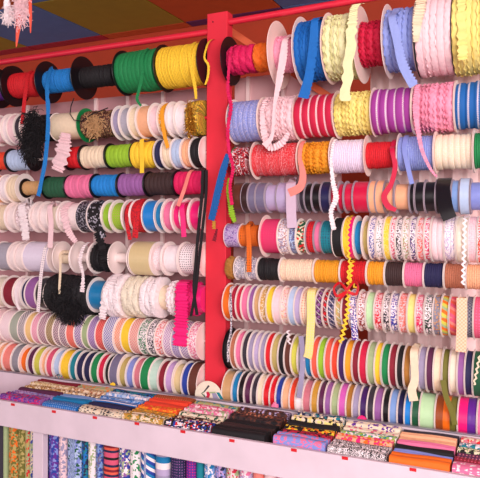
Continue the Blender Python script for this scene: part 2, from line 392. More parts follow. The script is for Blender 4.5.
row('right', 8, ((250,350),(440,369.6)), 23.6, 21.5, 440, 'grosgrain spool', [
 (222,'black','plain:black',{'fl':BK}), (229,'rusty brown','plain:terracotta'), (234.5,'pink','plain:pink'), (241,'charcoal','plain:charcoal'), (247,'grey blue','plain:greylav'), (253,'pale lavender','plain:lavender'),
 (259,'grey lavender','plain:greylav'), (264.5,'red','plain:red'), (270.5,'khaki','plain:khaki'), (277.5,'black','plain:black',{'Rw':22.4}), (283.5,'brown','plain:brown'), (290,'yellow green','plain:yellowgreen'),
 (297,'grey','plain:grey'), (304,'blue','plain:tealblue'), (310.5,'coral','plain:coral'), (317,'lime green','plain:lime'), (324,'tomato red','plain:coral'), (330.5,'orange','plain:orangered'),
 (337.5,'dark purple','plain:darkpurple'), (344,'amber','plain:amber'), (351.5,'dark red','plain:darkred'), (358.5,'crimson','plain:crimson'), (366.5,'sage','plain:sage'), (374,'yellow','plain:yellow'),
 (380.5,'green','plain:green'), (388.5,'wine red','plain:darkred'), (396,'black','plain:black'), (403,'ochre','plain:ochre'), (410.5,'cream','plain:peach',{'key':'r8cream'}), (417.5,'grey lavender','plain:greylav'),
 (425.5,'dark plum','plain:plum'), (433,'pale yellow','plain:cream'), (441.5,'olive','plain:olive'), (449,'ivory','plain:ivory'), (457,'mauve','plain:mauve'), (464.5,'navy','plain:navy'), (472.5,'dark green','plain:darkgreen')], 483)
row('right', 7, ((235,302),(440,315)), 22, 19.8, 440, 'patterned ribbon spool', [
 (221.5,'orange','plain:orange'), (229,'wine red','check:crimson,darkred'), (235,'crimson','plain:crimson'), (240.5,'pink','plain:pink'), (247.5,'purple','plain:mauve'), (253,'tan','plain:tan'), (259,'gold mottled','floral:gold,tan,cream'),
 (265.5,'yellow','plain:yellow'), (272,'pale pink','plain:palepink',{'Rw':21}), (279.5,'peach floral','floral:palepink,salmon,cream'), (287,'pale blue','plain:paleblue',{'Rw':21}), (293.5,'lilac white','plain:lavender'),
 (300,'red dotted cream','dots:cream,red'), (307.5,'yellow gingham','check:yellow,paleyellow',{'key':'r7ging'}), (314.5,'purple plaid','plaid:mauve,plum,navy'), (321.5,'red plaid','plaid:red,darkred,black'),
 (327,'navy plaid','plaid:navy,slate,black',{'Rw':21}), (334.5,'beige plaid','plaid:tan,khaki,sage'), (341,'dark red','plain:darkred'), (348.5,'blue printed','floral:palepink,purple,navy',{'key':'r7lil'}),
 (357,'brown floral','floral:white,terracotta,darkred'), (365,'pale green','plain:palegreen'), (373.5,'red floral','floral:palepink,crimson,red'), (382,'black floral','floral:white,black,charcoal'),
 (389.5,'violet printed','floral:white,purple,royal'), (398,'coral floral','floral:salmon,coral,palepink'), (406.5,'yellow','plain:paleyellow'), (415,'pink printed','floral:palepink,hotpink,crimson'),
 (423.5,'green printed','floral:white,darkgreen,black'), (432.5,'grey multicolour','floral:grey,amber,slate'), (440.5,'green orange striped','diag:yellowgreen,orange,sage'), (448.5,'pink striped','diag:rose,coral,salmon'),
 (457,'peach gingham','check:peach,cream',{'key':'r7peach'}), (465.5,'navy gingham','check:navy,grey'), (473,'pink dotted','dots:rose,pink')], 485)
row('right', 6, ((240,268),(440,275.5)), 14, 12.3, 440, 'trim roll', [
 (224,'brown gold','fuzzy:ochre',{'fl':None,'xr':231.5,'style':'fuzzy'}), (233,'grey glitter','floral:silver,grey,white',{'xr':245}), (245.8,'silver grey','floral:silver,slate,white'), (256,'black braid','plain:black',{}),
 (278.5,'cream rickrack','knit:cream,salmon',{'style':'cord','key':'r6cream'}), (312.5,'amber rickrack','knit:amber',{'style':'cord'}), (339,'red rickrack','knit:red',{'style':'cord','key':'r6red'}), (365.8,'golden orange','knit:amber',{'style':'cord'}),
 (384,'dark brown rickrack','plain:darkbrown',{'short':'dark brown'}), (403,'pink rickrack','knit:pink'), (423,'navy rickrack','plain:navy'), (443.5,'light brown','knit:terracotta'), (465.5,'peach rickrack','knit:peach',{'key':'r6peach'})], 484,
 style='cord', name='trim_spool', part='trim')
row('right', 5, ((240,235.5),(440,239)), 22.5, 21.5, 390, 'printed ribbon spool', [
 (222.5,'lilac printed','floral:lavender,purple,lilac',{'Rf':13.5,'Rw':13,'fl':P_}), (238,'orange dotted','dots:orange,black',{'fl':None,'Rw':12,'xr':252,'key':'r5or'}), (252.3,'black printed','floral:navy,black,silver',{'Rf':13.5,'Rw':12.5,'fl':None,'xr':257}), 
 (258,'crimson dotted','dots:magenta,pink',{'Rf':23,'Rw':18.5,'xr':275.5,'rr':.85,'fl':CB,'short':'crimson dotted'}), (276,'brown heart','floral:white,terracotta,greylav',{'Rf':20,'Rw':19}), (287.5,'navy floral','floral:slate,royal,paleblue',{'Rf':19.5,'Rw':18}), (295.2,'green red floral','bigfloral:darkgreen,red,cream',{'Rf':19,'Rw':17,'short':'green floral'}),
 (304.5,'red dotted','dots:red,darkred',{'Rf':18,'Rw':16.5,'fl':CL}), (313,'pink','plain:pink',{'Rf':17.5,'Rw':16,'fl':CL}), (319.5,'teal dotted','dots:teal,navy',{'Rf':18,'Rw':17,'fl':CL}),
 (331,'black','plain:black',{'Rf':21,'Rw':20}), (341.5,'pink yellow','satin:yellow|satin:hotpink',{'key':'r5py'}), (352.5,'blue','plain:tealblue',{'Rw':17}), (361,'olive','plain:khaki',{'Rw':17}), (368,'lilac chain','floral:white,greylav,royal'), (375,'green chain','floral:white,darkgreen,white'),
 (382.5,'yellow','floral:yellow,paleyellow'), (389.5,'crimson chain','floral:white,crimson,rose'), (395,'black chain','floral:white,black,charcoal'), (402,'brown chain','floral:white,terracotta,sage'), (409,'purple chain','floral:white,purple,navy'),
 (416,'orange chain','floral:palepink,orangered,salmon'), (423.5,'pink chain','floral:white,hotpink,crimson'), (430,'wide pale pink','knit:palepink,white',{'style':'turns','short':'pale pink'}), (443.2,'white sprigged','floral:white,white,lavender',{'style':'turns'}), (455,'ivory','knit:ivory,white',{'style':'turns','key':'r5iv'}),
 (467.2,'rose pink','knit:palepink,pink'), (476.5,'coral','floral:palepink,coral,orangered')], 485.5)
row('right', 4, ((245,198),(440,196.5)), 16.5, 14.5, 370, 'satin roll', [
 (231,'dark brown','satin:brown',{'fl':None,'xr':240,'Rw':17}), (240,'brown','satin:darkbrown',{'Rw':16.5,'Rf':17}), (247,'slate','satin:slate',{'Rw':16,'Rf':17}), (254.5,'grey','satin:slate',{'Rw':16}), (264,'pale mauve','satin:lavender',{'Rw':14}), (275.5,'silver','satin:lavender',{'Rw':16}), (286,'lavender','satin:greypink',{'Rw':15,'key':'r4lav'}),
 (297.5,'charcoal','satin:charcoal',{'Rw':12.5,'Rf':15}), (303.5,'navy black','satin:black',{}), (311,'black','satin:black'), (319.5,'midnight','satin:navy',{'Rw':16}), (329.5,'crimson','satin:crimson',{'Rw':14}), (336.5,'red','satin:crimson',{'Rw':13.5}), (343,'bright red','satin:crimson',{'Rw':14}),
 (352,'wide crimson','satin:crimson',{'Rw':15.5,'short':'crimson'}), (367.5,'peach','satin:peach',{'Rw':16}), (374.5,'tan','satin:peach',{'Rw':16.3}), (383,'apricot','satin:peach',{'Rw':14}), (393.5,'wide peach','satin:peach',{'Rw':12.5}), (408.5,'black','satin:black',{'Rw':13}),
 (414,'charcoal black','satin:black'), (423.7,'jet black','satin:black'), (435,'wide black','satin:black',{'Rw':16.2,'key':'r4bk'}), (450.8,'powder blue','satin:skyblue',{'Rw':15}), (458.8,'pale blue','satin:paleblue',{'Rw':17,'Rf':17.3}), (469.5,'blue lavender','satin:periwinkle',{'Rw':13})], 486, fl=CL, name='bias_tape_roll', part='tape')
row('right', 3, ((250,161),(440,152.5)), 21, 17, 400, 'trim spool', [
 (229,'red floral','floral:darkred,white,red',{'Rf':16,'Rw':15,'lfl':False,'rfl':False,'fl':'plastic:green','xr':245,'style':'fuzzy'}),
 (249,'crimson dotted','knit:red,palepink',{'fl':CB,'style':'cord','rfl':False,'xr':296,'Rw':17.5,'key':'r3cr'}), (295.5,'ochre orange','knit:amber,rust',{'fl':CB,'style':'ruffle','rfl':False,'Rw':15.5,'xr':328}),
 (328,'pale lilac','knit:lilacwhite,lavender',{'fl':CB,'key':'r3lil','rfl':False,'xr':362.5}), (362.5,'bright red','knit:red,darkred',{'fl':CB,'Rw':13.5,'rfl':False,'key':'r3red'}), (395.5,'periwinkle blue','knit:periwinkle,paleblue',{'fl':CB,'key':'r3per'}),
 (433,'cream','knit:cream,white',{'fl':CB,'style':'turns'}), (472.5,'green','knit:green,darkgreen',{'fl':CB})], 492, style='cord', name='trim_spool', part='trim')
row('right', 2, ((240,122),(460,106.5)), 25, 22.5, 400, 'lace spool', [
 (225.5,'periwinkle white','knit:periwinkle,white',{'style':'turns'}), (256.5,'pale pink','lace:palepink',{'style':'ruffle','key':'r2pp','rfl':False}), (291.5,'crimson zigzag','zig:crimson,white'), (332.5,'yellow ruffled','lace:paleyellow',{'style':'ruffle','lfl':False,'Rw':21,'rfl':False}),
 (369,'purple zigzag','zig:orchid,white'), (410.5,'rose pink','lace:lightpink',{'style':'ruffle','key':'r2pk'}), (453.5,'blue zigzag','zig:deepblue,white')], 493, style='zigtrim', name='lace_spool', part='lace', fl=CB)
row('right', 1, ((250,59),(440,36)), 36, 34, 380, 'lace spool', [
 (220,'hot pink','fuzzy:magenta',{'Rf':26.5,'Rw':15,'fl':BK,'rfl':False,'xr':251,'style':'fuzzy','key':'r1mag','label':'hot pink crocheted trim spool against the post, top row right of post'}), 
 (252,'orange','fuzzy:orange',{'fl':None,'Rw':14.5,'xr':266,'style':'fuzzy'}),
 (264.5,'pink scalloped','lace:lightpink',{'Rf':35.5,'Rw':18.5,'rfl':False,'xr':292,'style':'pleat','key':'r1pink','fl':CB}), (291,'bright blue','lace:laceblue',{'Rw':30.5,'rfl':False,'style':'pleat','key':'r1blue','fl':CB}), (319.5,'pale yellow','lace:palelime',{'Rw':31.5,'style':'ruffle','key':'r1cream','rfl':False,'fl':CB}),
 (352,'red','lace:crimson',{'Rw':21,'Rf':38,'style':'ruffle','rfl':False,'fl':CB,'xr':381}), (380.5,'periwinkle blue','lace:paleperi',{'Rw':29.5,'style':'pleat','key':'r1per','fl':CB}), (413,'blush','lace:palepink',{'Rf':38.5,'Rw':37.5,'style':'pleat','fl':BK,'key':'r1blush'}), (451,'lemon yellow','lace:paleyellow',{'Rf':40,'Rw':39.5,'style':'pleat','fl':None,'key':'r1lem'})], 492, name='lace_spool', part='lace')

# ---- left bank, from the bottom up
row('left', 9, ((20,358.5),(165,376.5)), 18.3, 16.3, 165, 'ribbon spool', [
 (-12,'cream','plain:cream'), (-5,'peach','plain:peach'), (1,'coral','plain:salmon'), (10,'grey','plain:grey'), (18,'bright orange','plain:orange',{'Rw':14}), (26,'dark plum','plain:plum'), (32.5,'yellow green','plain:yellowgreen'), (39.5,'pale peach','plain:peach',{'Rw':15}), (45,'rose red','plain:rose'), (51.5,'pale blue','plain:paleblue',{'Rw':15}),
 (59,'yellow','plain:yellow'), (68.5,'teal','plain:teal'), (75,'dark navy','plain:navy'), (82.5,'indigo','plain:navy'), (89.5,'green','plain:green'), (97,'crimson','plain:crimson'), (103.5,'black','plain:black'), (108.5,'slate blue','plain:slate',{'Rf':19.5,'Rw':19}),
 (117,'olive green','plain:khaki'), (125,'periwinkle','plain:periwinkle'), (132.5,'dusty pink','plain:dustypink'), (139.5,'emerald green','plain:green',{'Rw':18}), (148,'mint','plain:mint'), (157,'wine red','plain:darkred'), (164.3,'mauve','plain:lilac'), (171.5,'beige','plain:beige',{'Rw':14.5}),
 (180.5,'royal blue','plain:royal'), (187.5,'brown','plain:brown',{'Rw':18}), (196.5,'white','plain:white')], 205)
row('left', 8, ((20,326),(150,336.5)), 18.3, 17.6, 150, 'gingham spool', [
 (-10,'pale pink','plain:palepink'), (-1,'blush','check:palepink,white'), (8.5,'grey gingham','check:sage,silver'), (17,'black gingham','check:black,white'), (24,'peach yellow','check:peach,paleyellow'), (30.5,'pink gingham','check:pink,palepink'), (37,'dark gingham','check:plum,palepink'),
 (45,'brown gingham','check:brown,beige'), (52,'charcoal gingham','check:charcoal,palepink'), (58.5,'navy gingham','check:navy,palepink'), (65.5,'coral','check:coral,salmon'), (73.3,'blue gingham','check:royal,palepink'), (80.8,'grey green','plain:sage'), (87,'lilac gingham','check:mauve,lavender'), (94.5,'red gingham','check:red,salmon'),
 (102.5,'royal gingham','check:royal,white',{'Rf':20,'Rw':19.5,'short':'royal blue'}), (112.5,'coral gingham','check:coral,cream'), (120,'yellow','plain:yellow'), (128.5,'pink red','check:rose,cream'), (137.5,'green floral','floral:white,darkgreen,green'), (146,'black floral','floral:white,black,charcoal'),
 (154,'red floral','floral:white,red,salmon'), (162,'lilac gingham','check:mauve,white'), (170.5,'charcoal dotted','dots:lavender,charcoal'), (179,'purple gingham','check:purple,white'), (187.5,'pink floral','floral:white,rose,pink'), (196,'white','plain:white')], 204)
row('left', 7, ((20,292),(180,298)), 18.5, 16.5, 150, 'ribbon spool', [
 (-10,'ivory','plain:ivory'), (1,'dark red','plain:darkred',{'key':'l7'}), (12,'white','plain:white'), (19.5,'navy striped','rings:navy,greylav'), (24,'purple','plain:mauve',{'Rw':17.5}), (34,'black satin','satin:black'), 
 (43,'black fluffy','fuzzy:black',{'xr':85,'Rf':19,'Rw':20,'rfl':False,'style':'fuzzy','key':'l7bk','kind':'feather trim spool','name':'trim_spool','part':'trim'}),
 (86,'turquoise blue','satin:tealblue',{'Rw':15}), (101.5,'white fluffy','fuzzy:white',{'fl':None,'Rw':22,'style':'fuzzy','xr':120,'kind':'lace roll','key':'l7w','name':'lace_roll','part':'lace'}), (120,'ivory fluffy','fuzzy:ivory',{'fl':None,'Rw':21,'style':'fuzzy','xr':138,'kind':'lace roll','name':'lace_roll','part':'lace'}), (138,'snow white','fuzzy:white',{'fl':None,'Rw':20,'style':'fuzzy','xr':155,'kind':'lace roll','name':'lace_roll','part':'lace'}),
 (155,'cream cored','plain:cream',{'fl':None,'Rw':12,'xr':164,'kind':'lace roll','name':'lace_roll','part':'lace'}), (164,'small white','lace:white',{'fl':None,'Rw':16,'xr':173,'style':'ruffle','kind':'lace roll','name':'lace_roll','part':'lace'}), (173,'hot pink','fuzzy:hotpink',{'fl':None,'Rw':16.5,'xr':191,'style':'fuzzy','key':'l7hp','kind':'fleece roll','name':'trim_roll','part':'trim'}), (191,'magenta','satin:hotpink',{'Rw':13,'Rf':14,'fl':None,'xr':204})], 204)
row('left', 6, ((30,256.5),(190,259)), 16.5, 15, 120, 'lace spool', [
 (-8,'grey','plain:silver'), (7,'pale','lace:softwhite'), (13,'off white','lace:softwhite'), (21.5,'wide white','satin:softlav',{'Rw':16,'xr':47,'kind':'satin spool'}), (51.5,'white cream','lace:cream',{'Rw':7,'xr':69}), (67.5,'bare white','',{'empty':1,'xr':87,'kind':'empty spool'}), (85.5,'black','lace:black',{'Rw':13.5,'style':'pleat','rfl':False,'key':'l6bk','xr':105}),
 (107,'empty white','',{'empty':1,'xr':127,'kind':'spool','rfl':True}), (127.5,'beige','satin:beige',{'Rw':16.5,'kind':'organza spool'}), (149.5,'heart printed','floral:white,white,palepink',{'Rw':12}), (160.5,'pure white','plain:white',{'Rw':13}), (177,'black lettered','dots:white,black',{'Rw':14.5}), (193,'pinkish white','plain:palepink')], 204.5, fl=P_, name='lace_spool', part='lace', th=.0035)
row('left', 5, ((50,217),(150,216)), 16.8, 14, 120, 'trim spool', [
 (-10,'cream','lace:cream'), (4,'off white','lace:softwhite'), (13,'eyelet white','lace:white',{'style':'ruffle','key':'l5w'}), (29,'pale pink','lace:softwhite'), (37,'blush','lace:softwhite'), (46,'ivory','lace:ivory',{'key':'l5b'}), (56,'white','lace:softwhite',{'key':'l5c'}), (75,'black floral','floral:black,silver,charcoal',{'fl':None,'xr':85,'Rw':16}), (85.5,'black daisy','bigfloral:black,silver,black',{'Rw':15.5,'key':'l5bf'}),
 (100.5,'lime','satin:lime',{}), (109,'lime dotted','dots:lime,khaki',{'Rw':13.5}), (121,'dark red','plain:darkred',{}), (129,'red','floral:red,darkred,red',{'Rw':16}), (141.5,'sky blue','satin:brightblue',{'fl':None,'xr':152,'Rw':15}), (153,'azure','satin:tealblue',{'Rw':13.5}), (161,'soft pink','plain:pink',{}),
 (170.5,'hot pink','satin:hotpink',{'Rw':13}), (179.5,'crimson pink','satin:magenta',{}), (187.5,'neon pink','satin:hotpink')], 203, fl=P_, th=.003)
row('left', 4, ((50,187.5),(200,182.5)), 12.5, 11, 120, 'bias tape roll', [
 (-12,'peach','plain:peach',{'Rf':16,'Rw':15,'fl':W_}), (-3,'white','plain:white',{'Rf':16,'Rw':15,'fl':W_}), (4.5,'pale cream','plain:cream',{'Rf':16,'Rw':14.5,'fl':W_,'xr':15}), (15.5,'thin tan','knit:tan,gold',{'Rf':10.5,'Rw':7.5,'xr':38,'rfl':False,'style':'cord'}), (40,'dark green','plain:darkgreen'), (63,'pink','plain:pink',{'Rw':12}), (89,'bright blue','plain:brightblue'),
 (115.5,'purple','plain:mauve'), (142.5,'dark brown','plain:darkbrown'), (171.5,'hot pink','plain:magenta',{'key':'l4hp'})], 204, fl=BK, style='turns', name='bias_tape_roll', part='tape', th=.002)
row('left', 3, ((10,160.5),(180,153.5)), 13, 11.5, 120, 'tape roll', [
 (-14,'orange red','plain:orangered',{'Rw':9.5}), (4,'pale blue','plain:paleblue',{'Rw':11.3,'xr':26}), (61.5,'red','plain:red',{'Rw':11}), (77.5,'cream','plain:cream',{'Rw':11.5}), (103.5,'lime green','plain:lime',{'xr':129}), (129.5,'yellow','plain:yellow',{'Rw':13,'Rf':12.5,'xr':151,'rfl':False,'lfl':False,'key':'l3y'}),
 (152.5,'navy','plain:navy',{'fl':W_,'Rf':15,'Rw':13.3}), (160.5,'ivory','plain:cream',{'fl':W_,'Rf':15,'Rw':13.5}), (169.5,'grey white','plain:paleblue',{'fl':W_,'Rf':15,'Rw':14}), (179.5,'salmon','plain:peach',{'fl':W_,'Rf':15,'Rw':13.3}), (188.5,'black','plain:black',{'fl':W_,'Rf':15,'Rw':13.8}), (199,'white','plain:white',{'fl':W_,'Rf':15,'Rw':13.8})], 207, fl=BK, style='turns', name='bias_tape_roll', part='tape', th=.002)
row('left', 2, ((10,130),(180,119.5)), 17.3, 14.4, 120, 'spool', [
 (-12,'pale','plain:palepink'), (0,'white','plain:white'), (6,'blush','plain:palepink',{'Rw':16}), (13,'grey black','plain:charcoal',{'Rw':15.5}), (19,'pinkish','plain:palepink',{'Rw':14,'xr':24}),
 (48,'cream felt','plain:cream',{'fl':W_,'xr':76,'Rf':15,'Rw':14,'rfl':False,'key':'l2lace','kind':'roll with lace'}), (76,'leopard brown','floral:brown,tan,darkbrown',{'fl':'plastic:green','Rf':17.5,'Rw':13.5,'xr':109,'rfl':False,'style':'fuzzy','key':'l2leo','kind':'ribbon roll'}),
 (110.5,'grey lilac','plain:greylav'), (118,'silver','plain:silver'), (127,'cream','plain:cream'), (135,'peach','plain:peach',{'Rw':15}), (147.5,'ivory','plain:palepink'), (156.5,'orange gold','floral:amber,cream,gold',{'Rw':15}), (165,'chalk white','plain:white'), (173,'pearl','plain:white'), (184,'gold sequin','floral:gold,yellow,olive',{'fl':None,'Rw':16.5,'style':'fuzzy','xr':197,'key':'l2gold'}), (197.5,'bright white','plain:white',{})], 207, name='ribbon_spool')
row('left', 1, ((10,87),(200,64.5)), 21.3, 13, 90, 'trim spool', [
 (-17,'purple','knit:purple',{'xr':-1}), (0,'red','knit:red',{'Rw':13,'rfl':False,'key':'l1red','xr':32}), (34,'bright blue','knit:brightblue',{'Rw':11.5,'rfl':False,'key':'l1blue','xr':69}), (70,'black','plain:black',{'rfl':False,'xr':110,'Rw':10.5}),
 (111.5,'green','knit:green',{'Rf':21.5,'Rw':19.5,'rfl':False,'style':'turns','key':'l1green','xr':151}), (152.5,'yellow','knit:yellow',{'Rf':22,'Rw':19,'key':'l1yel','xr':204})], 204, fl=BK, style='cord', name='trim_spool', part='trim', th=.002)

# the green disc on the small floral roll
r_, rf_, rw_ = ALL[('r', 3, 0)]
flange(r_, -.022, .044, .002, 'plastic:green')

# ---------------------------------------------------------------- hanging tails
def strip(root, name, pts, w, y0, y1, spec, style='flat', th=.0008, twist=0.0, over=0):
    """a ribbon end hanging from its roll; pts are seen points, y runs from y0 to y1; w in metres (or a list)"""
    P = []
    n = len(pts)
    for i, q in enumerate(pts):
        t = i/(n-1); P.append(at(q[0], q[1], y0+(y1-y0)*min(1, t*1.6)))
    if over:      # lead the ribbon up over the front of its roll
        zc = root.location.z; wv = w if isinstance(w, (list, tuple)) else [w]*n; rr = over+.004
        P2 = []
        for p in P:
            if zc < p.z and p.z-zc < rr*.97 and D-p.y < rr+.01: p.y = min(p.y, D-math.sqrt(rr*rr-(p.z-zc)**2)) if p.z-zc > rr*.7 else D-math.sqrt(rr*rr-(p.z-zc)**2)-.001
        a0 = math.degrees(math.asin(max(-.2, min(.95, (P[0].z-zc)/rr))))
        for a_ in (80, 62, 44, 26, 8):
            if a_ > a0+12: P2.append(Vector((P[0].x, D-(rr)*cos(radians(a_)), zc+rr*sin(radians(a_)))))
        P = P2+P; w = [wv[0]]*len(P2)+list(wv); n = len(P)
    # resample (Catmull-Rom)
    Q = []; sub = 14
    for i in range(n-1):
        p0, p1, p2, p3 = P[max(i-1, 0)], P[i], P[i+1], P[min(i+2, n-1)]
        for k in range(sub):
            t = k/sub; Q.append(.5*((2*p1)+(p2-p0)*t+(2*p0-5*p1+4*p2-p3)*t*t+(3*p1-p0-3*p2+p3)*t**3))
    Q.append(P[-1]); ws = w if isinstance(w, (list, tuple)) else [w]*n
    if style == 'rick':
        R2 = [Q[0]]; step = .0012
        for i in range(1, len(Q)):
            seg = Q[i]-Q[i-1]; kk = max(1, int(seg.length/step))
            for k in range(1, kk+1): R2.append(Q[i-1]+seg*(k/kk))
        Q = R2
    mb = MB(); d0 = 0; N_ = len(Q)
    for i, p in enumerate(Q):
        t = (Q[min(i+1, N_-1)]-Q[max(i-1, 0)]).normalized(); side = Vector((t.z, 0, -t.x))
        side = side.normalized() if side.length > 1e-6 else Vector((1, 0, 0))
        if side.x < 0: side = -side
        if i: d0 += (p-Q[i-1]).length
        f = i/(N_-1)*(n-1); j = min(int(f), n-2); ww = ws[j]+(ws[j+1]-ws[j])*(f-j)
        c = p.copy(); wl = wr = ww/2
        if style == 'rick': c += side*(ww*.32*(abs(((d0/.0075) % 2)-1)*2-1)); wl = wr = ww*.30
        if style in ('lace', 'scallop'): wr = ww/2*(.85+.5*abs(sin(d0*pi/.010))); 
        if style == 'ruffle': wl = ww/2*(1+.25*sin(d0*900)); wr = ww/2*(1+.25*sin(d0*800+2)); c.y += .0018*sin(d0*700)
        tw = twist*sin(d0*40); dy = Vector((0, -1, 0))
        s1 = (side*cos(tw)+dy*sin(tw))
        for (s, y) in ((-wl, -th/2), (wr, -th/2), (wr, th/2), (-wl, th/2)):
            q = c+s1*s; mb.vert((q.x, q.y+y, q.z), (d0, s))
    for i in range(N_-1):
        for k in range(4): a = 4*i; mb.f.append((a+k, a+4+k, a+4+(k+1) % 4, a+(k+1) % 4))
    mb.f.append((0, 1, 2, 3)); a = 4*(N_-1); mb.f.append((a+3, a+2, a+1, a))
    return mb.build(name, spec, root, off=root.location if root else (0, 0, 0))
def tail(key, pts, w, y0, y1, spec, style='flat', name='ribbon_tail', rad=None, **k):
    return strip(ALL[key][0], name, pts, w, y0, y1, spec, style, over=rad or ALL[key][2], **k)
tail('l1red', [(26,74),(26,86),(24,104),(22,124)], .016, D-.052, D-.060, 'knit:red', 'lace')
tail('l1blue', [(47,70),(47,88),(48,120),(45,160),(38,196)], .016, D-.046, D-.078, 'knit:brightblue', 'lace')
tail('l1green', [(142,76),(139,90),(137,99),(141,106)], [.011,.011,.010,.006], D-.069, D-.072, 'knit:green', 'lace')
tail('l1yel', [(190,55),(192,72),(195,88),(196,99)], [.011,.011,.010,.007], D-.066, D-.07, 'knit:yellow', 'lace')
tail('l1yel', [(204.5,58),(208.5,66),(207.5,78),(205,85)], [.006,.007,.007,.005], D-.075, D-.075, 'knit:yellow', 'lace')
tail('r1mag', [(231,50),(229,68),(228,90),(231,106),(228,128),(229,150),(233,168),(230,186),(232,205)], [.008,.009,.010,.012,.011,.010,.011,.010,.012], D-.056, D-.082, 'fuzzy:magenta', 'ruffle')
tail('r1pink', [(285,40),(283,55),(279,80),(274,108),(272,135),(264,146)], [.016,.022,.019,.008,.010,.020], D-.070, D-.088, 'lace:palepink', 'lace')
tail('r1blue', [(315,20),(313,45),(309,75),(303,98)], [.018,.024,.024,.030], D-.104, D-.106, 'lace:laceblue', 'lace')
tail('r1cream', [(351,6),(352,25),(349,60),(345,101)], [.022,.026,.027,.028], D-.110, D-.108, 'lace:palelime', 'ruffle', rad=.108)
tail('r1per', [(392,18),(397,40),(403,65),(414,86)], [.018,.02,.022,.022], D-.098, D-.100, 'lace:paleperi', 'lace')
tail('r1blush', [(419,6),(417,22),(416,42)], [.028,.024,.012], D-.112, D-.112, 'lace:cream', 'ruffle')
tail('r1lem', [(461,2),(462,35),(463,60)], [.020,.022,.022], D-.116, D-.114, 'lace:paleyellow', 'ruffle')
tail('r2pp', [(262,112),(264,132),(270,147),(282,143),(289,132)], [.014,.02,.02,.02,.01], D-.068, D-.07, 'lace:palepink', 'ruffle')
tail('r2pk', [(415,110),(418,130),(422,150),(430,168),(437,177)], [.012,.012,.009,.007,.005], D-.070, D-.074, 'lace:lightpink', 'ruffle')
tail('r3cr', [(300,160),(303,175),(300,187),(289,193)], [.012,.02,.024,.024], D-.050, D-.056, 'plain:salmon')
tail('r3red', [(392,150),(395,166),(391,184),(384,196),(388,206),(396,210)], [.013,.013,.013,.016,.016,.010], D-.053, D-.058, 'satin:crimson')
tail('r3lil', [(331,160),(333,182),(336,198),(331,212),(334,230)], [.008,.012,.016,.012,.014], D-.058, D-.066, 'lace:white', 'ruffle')
tail('r3per', [(404,150),(409,172),(412,184)], .012, D-.053, D-.054, 'satin:periwinkle')
tail('r4lav', [(291,184),(291,205),(292,228)], .030, D-.046, D-.062, 'satin:greypink')
tail('r4bk', [(443,190),(446,208),(450,219)], .036, D-.050, D-.07, 'satin:black')
tail('r5or', [(248,226),(249,245),(249,272)], .017, D-.040, D-.046, 'dots:orange,black')
tail('r5py', [(348.5,255),(350,265),(348,275),(353,284),(358,290)], .010, D-.050, D-.052, 'plain:yellow', 'rick', name='rickrack_tail')
tail('r5iv', [(465,220),(464,250),(463,285)], .011, D-.066, D-.064, 'plain:white', 'rick', name='rickrack_tail')
tail('r6red', [(348,292),(348,308),(345,325),(341,343)], .014, D-.062, D-.066, 'plain:yellow', 'rick', name='rickrack_tail')
tail('r7ging', [(311.5,292),(311,320),(309,350),(307,358)], .024, D-.060, D-.068, 'dots:paleyellow,cream')
tail('r7peach', [(462,298),(462,325),(461,352)], .026, D-.060, D-.066, 'check:peach,cream')
tail('r7lil', [(350.5,298),(354,325),(355,340)], .018, D-.059, D-.062, 'floral:white,purple,royal')
tail('r8cream', [(414,352),(415,378),(412,390),(414,401)], [.02,.02,.022,.024], D-.066, D-.068, 'plain:cream')
tail(('r', 8, 12), [(301,336),(302,360),(301,382),(299,398)], .015, D-.068, D-.07, 'satin:greylav', name='ribbon_tail')
tail(('r', 8, 10), [(288,330),(287,345)], .012, D-.066, D-.066, 'plain:white', 'rick', name='rickrack_tail')
strip(ALL[('r', 9, 29)][0], 'ribbon_tail', [(443,380),(446,396),(452,412),(455,425)], .014, D-.070, D-.070, 'satin:olive')
tail(('r', 8, 36), [(480,355),(474,385)], .008, D-.066, D-.066, 'plain:cream', 'rick', name='rickrack_tail')
tail(('r', 7, 1), [(231,288),(231,305),(231,330),(228,345),(228,362)], .006, D-.062, D-.066, 'floral:silver,charcoal,white', name='silver_braid')
tail('l7hp', [(182,284),(182,305),(181,325),(180,346)], [.040,.044,.046,.048], D-.062, D-.066, 'fuzzy:hotpink', 'ruffle', th=.003)
tail('l5w', [(22,205),(24,222),(26,240)], [.034,.036,.032], D-.060, D-.062, 'lace:white', 'ruffle')
tail('l5b', [(50,206),(51,225),(50,248)], [.022,.022,.022], D-.058, D-.062, 'lace:palepink')
tail('l5c', [(62,212),(68,230),(76,242)], [.03,.028,.016], D-.060, D-.062, 'lace:palepink', 'ruffle')
tail(('l', 6, 3), [(43,250),(41,275),(38,312)], .015, D-.062, D-.066, 'dots:white,grey', name='lace_tail')
tail(('l', 6, 4), [(61,256),(60,275),(59,294)], .009, D-.058, D-.072, 'lace:cream', 'lace', name='lace_tail')
tail('l6bk', [(97,232),(102,247),(104,262)], .030, D-.056, D-.056, 'lace:black', 'ruffle')
tail(('l', 6, 5), [(80,262),(83,275),(82,292)], [.014,.010,.020], D-.058, D-.066, 'lace:white', 'ruffle', name='lace_tail')
tail('l5bf', [(94,206),(98,222),(104,238)], [.018,.02,.022], D-.060, D-.062, 'bigfloral:black,silver,black')
tail('l4hp', [(187,174),(184,190),(178,206)], .013, D-.046, D-.070, 'plain:salmon')
tail('l3y', [(142,140),(142,158),(142,173)], .016, D-.044, D-.046, 'plain:yellow')
tail(('l', 2, 12), [(161,112),(164,132),(168,148)], .013, D-.060, D-.062, 'plain:amber', name='ribbon_tail')
strip(ALL['l2lace'][0], 'lace_tail', [(66,133),(63,150),(57,171)], [.040,.065,.05], D-.050, D-.052, 'lace:palepink', 'ruffle')
